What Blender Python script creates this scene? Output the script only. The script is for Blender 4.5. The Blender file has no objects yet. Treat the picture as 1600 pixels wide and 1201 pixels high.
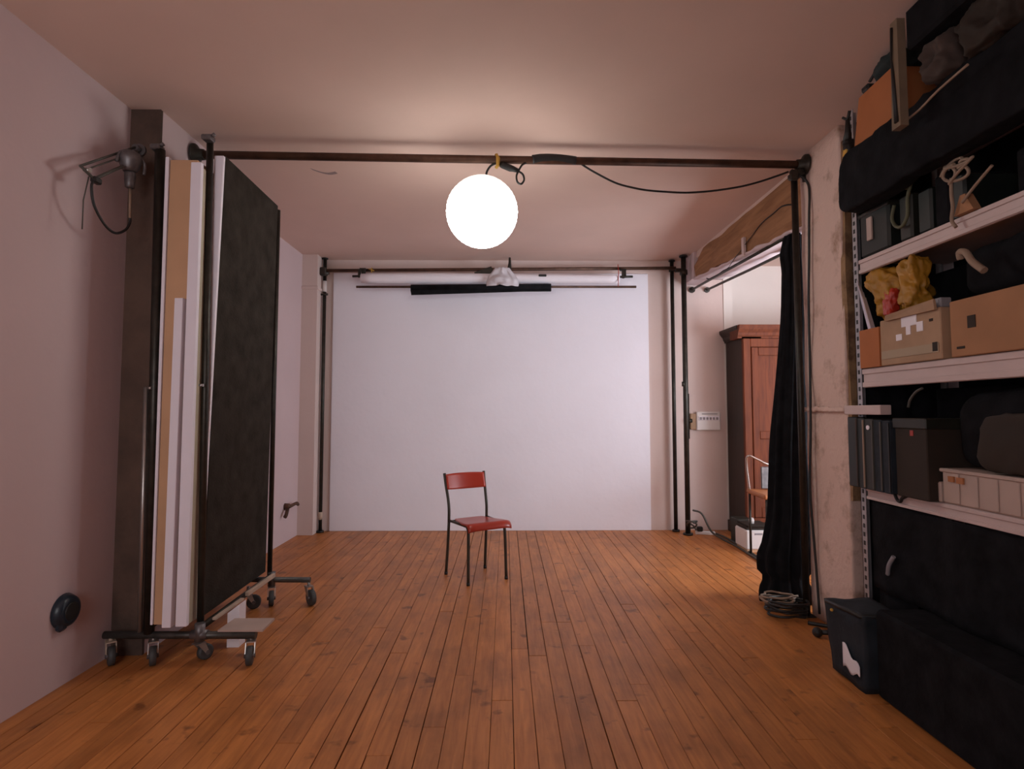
import bpy, bmesh, math, random
from mathutils import Vector, Matrix, noise
random.seed(7)
C = bpy.context.scene.collection
sc = bpy.context.scene
PI = math.pi

# ------------------------------------------------------------------ camera
cam_d = bpy.data.cameras.new('camera'); cam = bpy.data.objects.new('camera', cam_d); C.objects.link(cam)
pitch, yaw = math.atan(51/900.0), math.atan(11/900.0)
cam.location = (0, 0, 1.3)
cam.rotation_euler = (PI/2 + pitch, 0, -yaw)
cam_d.sensor_width = 36; cam_d.lens = 36*900/1600
cam_d.shift_x = -1/1600; cam_d.shift_y = -8.5/1600
cam_d.clip_start = 0.02
sc.camera = cam

# ------------------------------------------------------------------ world, light, exposure
sc.view_settings.view_transform = 'Standard'
sc.view_settings.look = 'None'
sc.view_settings.exposure = 0.0
sc.view_settings.gamma = 1.0
sc.view_settings.use_curve_mapping = False
w = bpy.data.worlds.new('world'); sc.world = w; w.use_nodes = True
w.node_tree.nodes['Background'].inputs[0].default_value = (0.75, 0.85, 1.0, 1)
w.node_tree.nodes['Background'].inputs[1].default_value = 0.6

def area(name, loc, rot, sx, sy, power, col):
    d = bpy.data.lights.new(name, 'AREA'); d.shape = 'RECTANGLE'; d.size = sx; d.size_y = sy
    d.energy = power; d.color = col
    o = bpy.data.objects.new(name, d); o.location = loc; o.rotation_euler = rot; C.objects.link(o)
    return o
# daylight through the side room's window (faces -X), and an added fill in an unseen window behind the camera (faces +Y)
area('side_window_daylight', (4.22, 3.3, 1.40), (0, PI/2+0.42, 0), 1.4, 2.4, 182, (0.84, 0.91, 1.0))
area('rear_window_fill', (-1.30, -1.28, 1.70), (PI/2, 0, 0), 1.5, 1.5, 38, (1.0, 0.95, 0.95))
# the paper globe: strong at its sides and underside, weaker on top where the lamp holder shades it
GLOBE_TOP, GLOBE_SIDE = 1.0, 15.5

# ------------------------------------------------------------------ materials
def mat(name, col, rough=0.7, metal=0.0, var=0.0, scale=8.0, bump=0.0, bscale=60.0, emit=None, strength=0, spec=None, sheen=0, objrand=0.0):
    m = bpy.data.materials.new(name); m.use_nodes = True
    nt = m.node_tree; b = nt.nodes['Principled BSDF']
    b.inputs['Base Color'].default_value = (*col, 1)
    b.inputs['Roughness'].default_value = rough; b.inputs['Metallic'].default_value = metal
    if spec is not None: b.inputs['Specular IOR Level'].default_value = spec
    tc = nt.nodes.new('ShaderNodeTexCoord')
    if var > 0:
        n = nt.nodes.new('ShaderNodeTexNoise'); n.inputs['Scale'].default_value = scale; n.inputs['Detail'].default_value = 5
        r = nt.nodes.new('ShaderNodeValToRGB')
        r.color_ramp.elements[0].position = 0.3; r.color_ramp.elements[1].position = 0.7
        r.color_ramp.elements[0].color = (*[c*(1-var) for c in col], 1)
        r.color_ramp.elements[1].color = (*[min(1, c*(1+var*0.6)) for c in col], 1)
        nt.links.new(tc.outputs['Object'], n.inputs['Vector'])
        nt.links.new(n.outputs['Fac'], r.inputs['Fac']); nt.links.new(r.outputs['Color'], b.inputs['Base Color'])
    if bump > 0:
        n2 = nt.nodes.new('ShaderNodeTexNoise'); n2.inputs['Scale'].default_value = bscale; n2.inputs['Detail'].default_value = 6
        bp = nt.nodes.new('ShaderNodeBump'); bp.inputs['Strength'].default_value = bump; bp.inputs['Distance'].default_value = 0.01
        nt.links.new(tc.outputs['Object'], n2.inputs['Vector'])
        nt.links.new(n2.outputs['Fac'], bp.inputs['Height']); nt.links.new(bp.outputs['Normal'], b.inputs['Normal'])
    if emit:
        b.inputs['Emission Color'].default_value = (*emit, 1); b.inputs['Emission Strength'].default_value = strength
    return m

def wood_floor():
    m = bpy.data.materials.new('floor_boards'); m.use_nodes = True
    nt = m.node_tree; N = nt.nodes; L = nt.links; b = N['Principled BSDF']
    geo = N.new('ShaderNodeNewGeometry'); oi = N.new('ShaderNodeObjectInfo')
    off = N.new('ShaderNodeVectorMath'); off.operation = 'ADD'
    cm = N.new('ShaderNodeCombineXYZ'); mu = N.new('ShaderNodeMath'); mu.operation = 'MULTIPLY'; mu.inputs[1].default_value = 37
    L.new(oi.outputs['Random'], mu.inputs[0]); L.new(mu.outputs[0], cm.inputs['Z']); L.new(mu.outputs[0], cm.inputs['Y'])
    L.new(geo.outputs['Position'], off.inputs[0]); L.new(cm.outputs[0], off.inputs[1])
    mp = N.new('ShaderNodeMapping'); mp.inputs['Scale'].default_value = (26, 2.2, 1); L.new(off.outputs[0], mp.inputs['Vector'])
    gr = N.new('ShaderNodeTexNoise'); gr.inputs['Scale'].default_value = 1.6; gr.inputs['Detail'].default_value = 8; gr.inputs['Distortion'].default_value = 0.6
    L.new(mp.outputs[0], gr.inputs['Vector'])
    r = N.new('ShaderNodeValToRGB'); e = r.color_ramp.elements
    e[0].position = 0.25; e[0].color = (*FLOOR_D, 1); e[1].position = 0.75; e[1].color = (*FLOOR_L, 1)
    L.new(gr.outputs['Fac'], r.inputs['Fac'])
    # plank to plank variation
    hs = N.new('ShaderNodeHueSaturation'); mr = N.new('ShaderNodeMapRange')
    mr.inputs['To Min'].default_value = 0.88; mr.inputs['To Max'].default_value = 1.08
    L.new(oi.outputs['Random'], mr.inputs['Value']); L.new(mr.outputs[0], hs.inputs['Value']); L.new(r.outputs['Color'], hs.inputs['Color'])
    # worn, dirty patches across the boards
    mp2 = N.new('ShaderNodeMapping'); mp2.inputs['Scale'].default_value = (2.2, 1.3, 1); L.new(geo.outputs['Position'], mp2.inputs['Vector'])
    n3 = N.new('ShaderNodeTexNoise'); n3.inputs['Scale'].default_value = 2.2; n3.inputs['Detail'].default_value = 6; n3.inputs['Roughness'].default_value = 0.6
    L.new(mp2.outputs[0], n3.inputs['Vector'])
    r3 = N.new('ShaderNodeValToRGB'); r3.color_ramp.elements[0].position = 0.28; r3.color_ramp.elements[0].color = (0.55, 0.55, 0.6, 1)
    r3.color_ramp.elements[1].position = 0.55; r3.color_ramp.elements[1].color = (1, 1, 1, 1); L.new(n3.outputs['Fac'], r3.inputs['Fac'])
    mx = N.new('ShaderNodeMixRGB'); mx.blend_type = 'MULTIPLY'; mx.inputs[0].default_value = 0.75
    L.new(hs.outputs['Color'], mx.inputs[1]); L.new(r3.outputs['Color'], mx.inputs[2])
    # dark knots and stains
    vo = N.new('ShaderNodeTexNoise'); vo.inputs['Scale'].default_value = 9; vo.inputs['Detail'].default_value = 3
    L.new(off.outputs[0], vo.inputs['Vector'])
    r4 = N.new('ShaderNodeValToRGB'); r4.color_ramp.elements[0].position = 0.27; r4.color_ramp.elements[0].color = (0.35, 0.3, 0.3, 1)
    r4.color_ramp.elements[1].position = 0.36; r4.color_ramp.elements[1].color = (1, 1, 1, 1); L.new(vo.outputs['Fac'], r4.inputs['Fac'])
    mx2 = N.new('ShaderNodeMixRGB'); mx2.blend_type = 'MULTIPLY'; mx2.inputs[0].default_value = 0.8
    L.new(mx.outputs['Color'], mx2.inputs[1]); L.new(r4.outputs['Color'], mx2.inputs[2])
    L.new(mx2.outputs['Color'], b.inputs['Base Color'])
    b.inputs['Roughness'].default_value = 0.42; b.inputs['Specular IOR Level'].default_value = 0.32
    bp = N.new('ShaderNodeBump'); bp.inputs['Strength'].default_value = 0.25; bp.inputs['Distance'].default_value = 0.004
    L.new(gr.outputs['Fac'], bp.inputs['Height']); L.new(bp.outputs['Normal'], b.inputs['Normal'])
    return m

def dirty_plaster(name, col, dirt, thr=(0.55, 0.72), scale=3.0, bump=0.5):
    m = bpy.data.materials.new(name); m.use_nodes = True
    nt = m.node_tree; N = nt.nodes; L = nt.links; b = N['Principled BSDF']
    geo = N.new('ShaderNodeNewGeometry')
    n = N.new('ShaderNodeTexNoise'); n.inputs['Scale'].default_value = scale; n.inputs['Detail'].default_value = 8; n.inputs['Roughness'].default_value = 0.65
    L.new(geo.outputs['Position'], n.inputs['Vector'])
    r = N.new('ShaderNodeValToRGB'); r.color_ramp.elements[0].position = thr[0]; r.color_ramp.elements[1].position = thr[1]
    r.color_ramp.elements[0].color = (*col, 1); r.color_ramp.elements[1].color = (*dirt, 1)
    L.new(n.outputs['Fac'], r.inputs['Fac']); L.new(r.outputs['Color'], b.inputs['Base Color'])
    n2 = N.new('ShaderNodeTexNoise'); n2.inputs['Scale'].default_value = 28; n2.inputs['Detail'].default_value = 8
    L.new(geo.outputs['Position'], n2.inputs['Vector'])
    bp = N.new('ShaderNodeBump'); bp.inputs['Strength'].default_value = bump; bp.inputs['Distance'].default_value = 0.01
    L.new(n2.outputs['Fac'], bp.inputs['Height']); L.new(bp.outputs['Normal'], b.inputs['Normal'])
    b.inputs['Roughness'].default_value = 0.9
    return m

def old_wood(name, a, c, sx=(3, 22, 22), rough=0.6, gloss=None):
    m = bpy.data.materials.new(name); m.use_nodes = True
    nt = m.node_tree; N = nt.nodes; L = nt.links; b = N['Principled BSDF']
    geo = N.new('ShaderNodeNewGeometry'); mp = N.new('ShaderNodeMapping'); mp.inputs['Scale'].default_value = sx
    L.new(geo.outputs['Position'], mp.inputs['Vector'])
    n = N.new('ShaderNodeTexNoise'); n.inputs['Scale'].default_value = 1.5; n.inputs['Detail'].default_value = 8; n.inputs['Distortion'].default_value = 0.8
    L.new(mp.outputs[0], n.inputs['Vector'])
    r = N.new('ShaderNodeValToRGB'); r.color_ramp.elements[0].position = 0.3; r.color_ramp.elements[1].position = 0.7
    r.color_ramp.elements[0].color = (*a, 1); r.color_ramp.elements[1].color = (*c, 1)
    L.new(n.outputs['Fac'], r.inputs['Fac']); L.new(r.outputs['Color'], b.inputs['Base Color'])
    bp = N.new('ShaderNodeBump'); bp.inputs['Strength'].default_value = 0.3; bp.inputs['Distance'].default_value = 0.006
    L.new(n.outputs['Fac'], bp.inputs['Height']); L.new(bp.outputs['Normal'], b.inputs['Normal'])
    b.inputs['Roughness'].default_value = rough
    return m

FLOOR_D, FLOOR_L = (0.42, 0.143, 0.036), (0.64, 0.250, 0.074)
M = {}
M['floor'] = wood_floor()
M['sub'] = mat('subfloor', (0.02, 0.012, 0.008), 0.95)
M['wall'] = mat('painted_plaster', (0.67, 0.53, 0.545), 0.85, var=0.04, scale=1.5, bump=0.25, bscale=14)
M['wallwarm'] = mat('cream_painted_wall', (0.70, 0.56, 0.52), 0.85, var=0.04, scale=1.5, bump=0.25, bscale=14)
M['wall_lit'] = mat('lit_wall_white', (0.86, 0.83, 0.90), 0.85, var=0.03, scale=1.5, bump=0.3, bscale=12)  # whiter than the wall around it; light put into the colour
M['ceil'] = mat('ceiling_plaster', (0.72, 0.53, 0.46), 0.9, var=0.06, scale=1.2, bump=0.15, bscale=9)
M['shade_plaster'] = dirty_plaster('shaded_brown_plaster', (0.13, 0.08, 0.06), (0.07, 0.045, 0.035), (0.4, 0.65), 2.0)  # dark brown carries the shade on the pilaster's front
M['pillar'] = dirty_plaster('rough_pink_plaster', (0.72, 0.53, 0.46), (0.36, 0.22, 0.15), (0.53, 0.72), 5.0, 0.9)
M['pillaredge'] = dirty_plaster('broken_ochre_plaster', (0.34, 0.21, 0.11), (0.16, 0.09, 0.05), (0.45, 0.6), 6.0, 0.9)
M['beam'] = old_wood('old_beam_wood', (0.24, 0.11, 0.048), (0.40, 0.20, 0.092), (14, 1.8, 14), 0.85)
M['sidewall'] = mat('side_room_paint', (0.80, 0.74, 0.70), 0.9, var=0.03, scale=2, bump=0.1, bscale=10)
M['tube'] = mat('rusty_scaffold_steel', (0.11, 0.055, 0.035), 0.5, 0.5, var=0.4, scale=14)
M['darktube'] = mat('dark_steel_tube', (0.045, 0.04, 0.033), 0.42, 0.6, var=0.3, scale=20)
M['cart'] = mat('grey_steel_tube', (0.10, 0.10, 0.095), 0.4, 0.7, var=0.3, scale=20)
M['black'] = mat('black_rubber', (0.012, 0.012, 0.012), 0.5)
M['blackcloth'] = mat('black_cloth', (0.012, 0.012, 0.014), 0.95, var=0.4, scale=12, bump=0.4, bscale=40, spec=0.1)
M['felt'] = mat('dark_panel_felt', (0.042, 0.035, 0.029), 0.95, var=0.35, scale=9, bump=0.4, bscale=80, spec=0.1)
M['foam'] = mat('white_foam_board', (0.90, 0.86, 0.95), 0.7, var=0.03, scale=4)
M['foamedge'] = mat('yellowed_board_edge', (0.55, 0.48, 0.36), 0.8, var=0.1, scale=6)
M['kraft'] = mat('kraft_board', (0.60, 0.36, 0.21), 0.85, var=0.1, scale=3)
M['pine'] = mat('pale_timber', (0.52, 0.40, 0.31), 0.7, var=0.15, scale=14)
M['rubber'] = mat('caster_rubber', (0.055, 0.058, 0.060), 0.55)
M['zinc'] = mat('zinc_plated_steel', (0.42, 0.40, 0.38), 0.35, 0.8)
M['paper'] = mat('white_paper', (0.88, 0.84, 0.90), 0.8, var=0.03, scale=5)
M['red'] = mat('red_lacquer_plywood', (0.42, 0.042, 0.022), 0.3, var=0.12, scale=3, spec=0.5)
M['chairtube'] = mat('dark_green_brown_tube', (0.05, 0.042, 0.032), 0.35, 0.4)
M['yellow'] = mat('yellow_tape', (0.62, 0.36, 0.06), 0.6)
M['globe'] = mat('paper_globe', (0.9, 0.9, 0.86), 0.8, emit=(1.0, 0.985, 0.93), strength=0.80)
gm_ = M['globe'].node_tree; tc_ = gm_.nodes.new('ShaderNodeTexCoord'); sp_ = gm_.nodes.new('ShaderNodeSeparateXYZ'); mr_ = gm_.nodes.new('ShaderNodeMapRange')
mr_.interpolation_type = 'SMOOTHSTEP'; mr_.inputs['From Min'].default_value = 0.50; mr_.inputs['From Max'].default_value = 0.85
mr_.inputs['To Min'].default_value = GLOBE_SIDE; mr_.inputs['To Max'].default_value = GLOBE_TOP
gm_.links.new(tc_.outputs['Generated'], sp_.inputs[0]); gm_.links.new(sp_.outputs['Z'], mr_.inputs['Value'])
gm_.links.new(mr_.outputs[0], gm_.nodes['Principled BSDF'].inputs['Emission Strength'])
M['cardboard'] = mat('cardboard', (0.40, 0.20, 0.10), 0.85, var=0.1, scale=6)
M['cardboard2'] = mat('light_cardboard', (0.42, 0.27, 0.17), 0.85, var=0.12, scale=9)
M['orangeboard'] = mat('orange_brown_cardboard', (0.42, 0.14, 0.045), 0.8, var=0.08, scale=6)
M['shelf'] = mat('cream_metal_shelf', (0.62, 0.49, 0.47), 0.55, var=0.06, scale=8)
M['groove'] = mat('shelf_groove_shadow', (0.40, 0.29, 0.28), 0.6)
M['post'] = mat('galvanised_post', (0.42, 0.40, 0.42), 0.45, 0.5, var=0.2, scale=20)
M['bagyellow'] = mat('yellow_plastic_bag', (0.42, 0.20, 0.018), 0.5, var=0.25, scale=12)
M['bagred'] = mat('red_plastic', (0.40, 0.03, 0.015), 0.4)
M['olive'] = mat('olive_dark_plastic', (0.016, 0.016, 0.011), 0.5, var=0.3, scale=10)
M['darkgreen'] = mat('dark_green_plastic', (0.009, 0.013, 0.011), 0.5, var=0.3, scale=10)
M['navy'] = mat('navy_nylon', (0.014, 0.021, 0.030), 0.8, var=0.4, scale=9, bump=0.4, bscale=30)
M['brownbox'] = mat('dark_brown_card', (0.026, 0.016, 0.010), 0.8, var=0.2, scale=8)
M['crate'] = mat('cream_plastic', (0.50, 0.38, 0.33), 0.55, var=0.08, scale=8)
M['cable_beige'] = mat('beige_cord', (0.30, 0.21, 0.15), 0.7)
M['greycable'] = mat('grey_cord', (0.07, 0.065, 0.055), 0.6)
M['greymetal'] = mat('tarnished_aluminium', (0.17, 0.16, 0.165), 0.45, 0.6, var=0.3, scale=25)
M['socket'] = mat('black_blue_plastic', (0.012, 0.022, 0.035), 0.35)
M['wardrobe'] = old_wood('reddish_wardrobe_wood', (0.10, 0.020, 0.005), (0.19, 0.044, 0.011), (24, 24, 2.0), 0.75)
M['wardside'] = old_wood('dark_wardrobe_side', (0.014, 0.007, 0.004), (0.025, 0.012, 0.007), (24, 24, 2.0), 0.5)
M['chrome'] = mat('chrome', (0.55, 0.52, 0.50), 0.2, 0.9)
M['orangeseat'] = mat('orange_wood_seat', (0.42, 0.16, 0.06), 0.5)
M['white'] = mat('white_plastic', (0.75, 0.70, 0.68), 0.5)
M['greyprint'] = mat('grey_print', (0.28, 0.26, 0.28), 0.6)
M['glass'] = mat('window_glass', (1, 1, 1), 0.02)
M['glass'].node_tree.nodes['Principled BSDF'].inputs['Transmission Weight'].default_value = 1.0
M['batten'] = mat('pale_batten', (0.20, 0.14, 0.09), 0.8, var=0.15, scale=10)
M['rag'] = mat('grey_pink_cloth', (0.07, 0.048, 0.04), 0.9, var=0.3, scale=8)
M['teal'] = mat('dark_teal_nylon', (0.012, 0.026, 0.028), 0.8, var=0.3, scale=10)

# ------------------------------------------------------------------ mesh builder
class MB:
    def __init__(s): s.bm = bmesh.new()
    def _xf(s, vs, rot, piv):
        if rot:
            R = (Matrix.Rotation(rot[2], 4, 'Z') @ Matrix.Rotation(rot[1], 4, 'Y') @ Matrix.Rotation(rot[0], 4, 'X'))
            for v in vs: v.co = R @ (v.co - piv) + piv
    def box(s, x0, x1, y0, y1, z0, z1, bev=0.0, rot=None, seg=1):
        r = bmesh.ops.create_cube(s.bm, size=1.0); vs = r['verts']
        for v in vs:
            v.co = Vector((x0 + (v.co.x+.5)*(x1-x0), y0 + (v.co.y+.5)*(y1-y0), z0 + (v.co.z+.5)*(z1-z0)))
        c = Vector(((x0+x1)/2, (y0+y1)/2, (z0+z1)/2))
        s._xf(vs, rot, c)
        if bev > 0:
            es = list({e for v in vs for e in v.link_edges})
            bmesh.ops.bevel(s.bm, geom=es, offset=bev, segments=seg, affect='EDGES', profile=0.5)
        return s
    def hexa(s, c):     # eight corners: bottom four, then top four (same order)
        vs = [s.bm.verts.new(Vector(p)) for p in c]
        for f in ((3,2,1,0),(4,5,6,7),(0,1,5,4),(1,2,6,5),(2,3,7,6),(3,0,4,7)): s.bm.faces.new([vs[i] for i in f])
        return s
    def tube(s, pts, r, n=10, caps=True, smooth=True):
        pts = [Vector(p) for p in pts]; rings = []
        up = Vector((0.123, 0.331, 0.91)).normalized(); prev = None
        for i, p in enumerate(pts):
            if i == 0: d = pts[1]-p
            elif i == len(pts)-1: d = p-pts[i-1]
            else: d = (pts[i+1]-p).normalized() + (p-pts[i-1]).normalized()
            d.normalize()
            a = up if prev is None else prev
            a = a - d*a.dot(d)
            if a.length < 1e-4: a = Vector((1,0,0)) - d*d.x
            a.normalize(); prev = a; b = d.cross(a)
            rr = r[i] if isinstance(r, (list, tuple)) else r
            rings.append([s.bm.verts.new(p + (a*math.cos(2*PI*k/n) + b*math.sin(2*PI*k/n))*rr) for k in range(n)])
        for i in range(len(rings)-1):
            for k in range(n):
                f = s.bm.faces.new((rings[i][k], rings[i][(k+1)%n], rings[i+1][(k+1)%n], rings[i+1][k])); f.smooth = smooth
        if caps:
            s.bm.faces.new(list(reversed(rings[0]))); s.bm.faces.new(rings[-1])
        return s
    def cyl(s, a, b, r, n=16): return s.tube([a, b], r, n)
    def sphere(s, c, r, u=32, v=20, sc3=(1,1,1)):
        res = bmesh.ops.create_uvsphere(s.bm, u_segments=u, v_segments=v, radius=r)
        for vt in res['verts']: vt.co = Vector((vt.co.x*sc3[0]+c[0], vt.co.y*sc3[1]+c[1], vt.co.z*sc3[2]+c[2]))
        for vt in res['verts']:
            for f in vt.link_faces: f.smooth = True
        return s
    def prism(s, poly, axis, a, b):   # poly in the two other axes, extruded along axis
        def P(q, t):
            return Vector({'X': (t, q[0], q[1]), 'Y': (q[0], t, q[1]), 'Z': (q[0], q[1], t)}[axis])
        A = [s.bm.verts.new(P(q, a)) for q in poly]; B = [s.bm.verts.new(P(q, b)) for q in poly]
        n = len(poly)
        s.bm.faces.new(A); s.bm.faces.new(list(reversed(B)))
        for i in range(n): s.bm.faces.new((A[i], B[i], B[(i+1)%n], A[(i+1)%n]))
        return s
    def loft(s, rings, smooth=True, caps=True):
        R = [[s.bm.verts.new(Vector(p)) for p in r] for r in rings]; n = len(R[0])
        for i in range(len(R)-1):
            for k in range(n):
                f = s.bm.faces.new((R[i][k], R[i][(k+1)%n], R[i+1][(k+1)%n], R[i+1][k])); f.smooth = smooth
        if caps: s.bm.faces.new(list(reversed(R[0]))); s.bm.faces.new(R[-1])
        return s
    def grid(s, f, nu, nv, thick=None):
        V = [[s.bm.verts.new(Vector(f(i/nu, j/nv))) for j in range(nv+1)] for i in range(nu+1)]
        for i in range(nu):
            for j in range(nv):
                q = s.bm.faces.new((V[i][j], V[i+1][j], V[i+1][j+1], V[i][j+1])); q.smooth = True
        return s
    def rough(s, amp, sc_, cuts=0, seed=0.0):
        if cuts: bmesh.ops.subdivide_edges(s.bm, edges=s.bm.edges[:], cuts=cuts, use_grid_fill=True)
        for v in s.bm.verts:
            d = noise.noise_vector(v.co*sc_ + Vector((seed, seed*1.7, 0)))
            v.co += d*amp
        return s

def setp(o, label=None, cat=None, group=None, kind=None):
    if label: o['label'] = label
    if cat: o['category'] = cat
    if group: o['group'] = group
    if kind: o['kind'] = kind
    return o
def root(name, loc, label, cat, group=None, rz=0):
    o = bpy.data.objects.new(name, None); C.objects.link(o); o.location = loc; o.rotation_euler.z = rz; o.empty_display_size = 0.05
    o['_l'] = 1; del o['_l']
    ORG[o.name] = Vector(loc)
    return setp(o, label, cat, group)
ORG = {}
def part(name, mb, m, parent=None, local=False, solid=0, **k):
    """link one mesh object; vertices given in world metres unless local"""
    me = bpy.data.meshes.new(name)
    bmesh.ops.recalc_face_normals(mb.bm, faces=mb.bm.faces[:])
    org = Vector((0,0,0))
    if parent is not None and not local: org = ORG[parent.name]
    if parent is None and not local:
        # origin at the base centre of a single-mesh thing
        xs = [v.co for v in mb.bm.verts]
        org = Vector((sum(v.x for v in xs)/len(xs), sum(v.y for v in xs)/len(xs), min(v.z for v in xs)))
    for v in mb.bm.verts: v.co -= org
    mb.bm.to_mesh(me); mb.bm.free()
    me.materials.append(m)
    o = bpy.data.objects.new(name, me); C.objects.link(o)
    if parent is not None:
        o.parent = parent; ORG[o.name] = org
    else:
        o.location = org; ORG[o.name] = org
    if solid:
        md = o.modifiers.new('solid', 'SOLIDIFY'); md.thickness = solid; md.offset = 0
    return setp(o, **{a: b for a, b in k.items()})
def spline(pts, n=8):
    P = [Vector(p) for p in pts]; P = [P[0]*2-P[1]] + P + [P[-1]*2-P[-2]]; out = []
    for i in range(1, len(P)-2):
        for j in range(n):
            t = j/n; a, b, c, d = P[i-1], P[i], P[i+1], P[i+2]
            out.append(0.5*((2*b) + (c-a)*t + (2*a-5*b+4*c-d)*t*t + (3*b-a-3*c+d)*t**3))
    out.append(P[-2]); return out
S = 'structure'
HC = 3.0

# ================================================================== the room shell
def struct(name, mb, m): return part(name, mb, m, kind=S)
floor = struct('floor', MB().box(-2.4, 4.4, -1.2, 6.75, -0.16, -0.022), M['sub'])
x = -2.22; cuts = {}; rnd = random.Random(3)
unit = None
while x < 4.2:
    wd = 0.093 + rnd.uniform(-0.004, 0.004)
    y = -1.1 - rnd.uniform(0, 1.2)
    while y < 6.6:
        ln = rnd.uniform(1.6, 3.2)
        y0, y1 = max(y, -1.1), min(y+ln, 6.62)
        y += ln
        if y1 - y0 < 0.15: continue
        if x > 2.0 and y1 < 1.4: continue
        gap = rnd.choice((0.0010, 0.0014, 0.0022, 0.0036))
        b = MB().box(x+gap, x+wd-gap*0.5, y0+0.0012, y1-0.0012, -0.02, 0.0 + rnd.uniform(-0.0008, 0.0006), 0.0009)
        part('plank', b, M['floor'], floor)
    x += wd

struct('ceiling', MB().box(-2.4, 4.4, -1.2, 6.75, HC, HC+0.12).rough(0, 1), M['ceil'])
# left wall: near stretch, pilaster, far stretch
struct('wall_left', MB().box(-2.4, -2.11, -1.2, 3.9, 0, HC), M['wall'])
struct('wall_left', MB().box(-2.4, -2.2, 3.9, 6.4, 0, HC), M['wall'])
pil = struct('wall_left_pilaster', MB().box(-2.112, -1.945, 3.20, 3.90, 0, HC), M['wall'])
struct('trim_1', MB().box(-2.112, -1.943, 3.18, 3.20, 0, HC), M['shade_plaster'])  # thin slab whose dark colour stands for the pilaster's unlit front
# back wall, with the shallow pilaster in its left corner
wb = struct('wall_back', MB().box(-2.4, 2.55, 6.40, 6.6, 0, HC), M['wallwarm'])
part('lit_wall_slab', MB().box(-1.925, 1.60, 6.385, 6.401, 0.0, 2.85, 0.006, seg=2), M['wall_lit'], wb, label='paler slab standing for the lit middle of the back wall')  # lit area of the back wall put into a paler slab
struct('wall_back_pilaster', MB().box(-2.2, -2.035, 6.18, 6.4, 0, HC), M['wallwarm'])
struct('trim_2', MB().box(-2.2, -2.02, 6.165, 6.4, 2.62, 2.655, 0.006), M['wallwarm'])
# right side: plastered pillar beside the shelving
pb = MB().box(1.975, 2.40, 3.31, 3.76, 0, HC)
bmesh.ops.subdivide_edges(pb.bm, edges=pb.bm.edges[:], cuts=26, use_grid_fill=True)
for v in pb.bm.verts:
    p = v.co
    if 0.02 < p.z < HC-0.02:
        d = noise.noise(Vector((p.x*3, p.y*3, p.z*2.2)))*0.022 + noise.noise(p*9)*0.008
        if p.x < 2.0: v.co.x += d
        if p.y < 3.33: v.co.y += d*1.1
        if p.y > 3.74: v.co.y += d
        for zc in (1.29, 0.86):                       # horizontal cracks between the cast blocks
            if abs(p.z-zc) < 0.06 and p.x < 2.0: v.co.x += 0.010*(1-abs(p.z-zc)/0.06)
for f in pb.bm.faces: f.smooth = True
pillar = struct('wall_right_pillar', pb, M['pillar'])
# ragged ochre band where the plaster has broken off the pillar's near edge
def band(x0, x1, y0, y1, z0, z1, seed):
    b = MB().box(x0, x1, y0, y1, z0, z1); bmesh.ops.subdivide_edges(b.bm, edges=b.bm.edges[:], cuts=7, use_grid_fill=True)
    return b.rough(0.012, 7, 0, seed)
part('broken_edge', band(1.98, 2.12, 3.285, 3.33, 0.80, 2.90, 1.0), M['pillaredge'], pillar)
part('mortar_ridge', MB().grid(lambda u, v: (1.962 + 0.006*noise.noise(Vector((u*9, v*9, 3))), 3.31+0.44*u, 1.30+0.028*v+0.012*noise.noise(Vector((u*8, 0, 1)))), 18, 3), M['pillar'], pillar, solid=0.012)
# wall behind the shelving, wall behind the camera with an opening added for fill
struct('wall_right', MB().box(2.40, 2.55, -1.2, 3.76, 0, HC), M['wall'])
fw = MB()
fw.box(-2.4, -2.1, -1.3, -1.2, 0, HC); fw.box(-0.5, 2.55, -1.3, -1.2, 0, HC); fw.box(-2.1, -0.5, -1.3, -1.2, 0, 0.9); fw.box(-2.1, -0.5, -1.3, -1.2, 2.45, HC)
struct('wall_front', fw, M['wall'])
wf = MB()
for a in (-2.1, -1.58, -1.07, -0.55): wf.box(a, a+0.05, -1.27, -1.22, 0.9, 2.45)
wf.box(-2.1, -0.5, -1.27, -1.22, 0.9, 0.95); wf.box(-2.1, -0.5, -1.27, -1.22, 2.4, 2.45)
struct('window_1', wf, M['white'])  # unseen frame added round the fill light
# side room seen through the opening
struct('wall_side_near', MB().box(2.55, 4.4, 1.35, 1.5, 0, HC), M['sidewall'])
struct('wall_side_back', MB().box(2.50, 4.4, 6.62, 6.75, 0, HC), M['sidewall'])
struct('trim_3', MB().box(2.45, 2.55, 6.39, 6.62, 0, HC), M['sidewall'])
sw = MB()
sw.box(4.25, 4.4, 1.35, 2.1, 0, HC); sw.box(4.25, 4.4, 4.5, 6.75, 0, HC); sw.box(4.25, 4.4, 2.1, 4.5, 0, 0.7); sw.box(4.25, 4.4, 2.1, 4.5, 2.5, HC)
struct('wall_side_right', sw, M['sidewall'])
wf = MB()
for a in (2.1, 2.88, 3.67, 4.45): wf.box(4.27, 4.32, a, a+0.05, 0.7, 2.5)
wf.box(4.27, 4.32, 2.1, 4.5, 0.7, 0.75); wf.box(4.27, 4.32, 2.1, 4.5, 2.45, 2.5)
struct('window_2', wf, M['white'])
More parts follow.
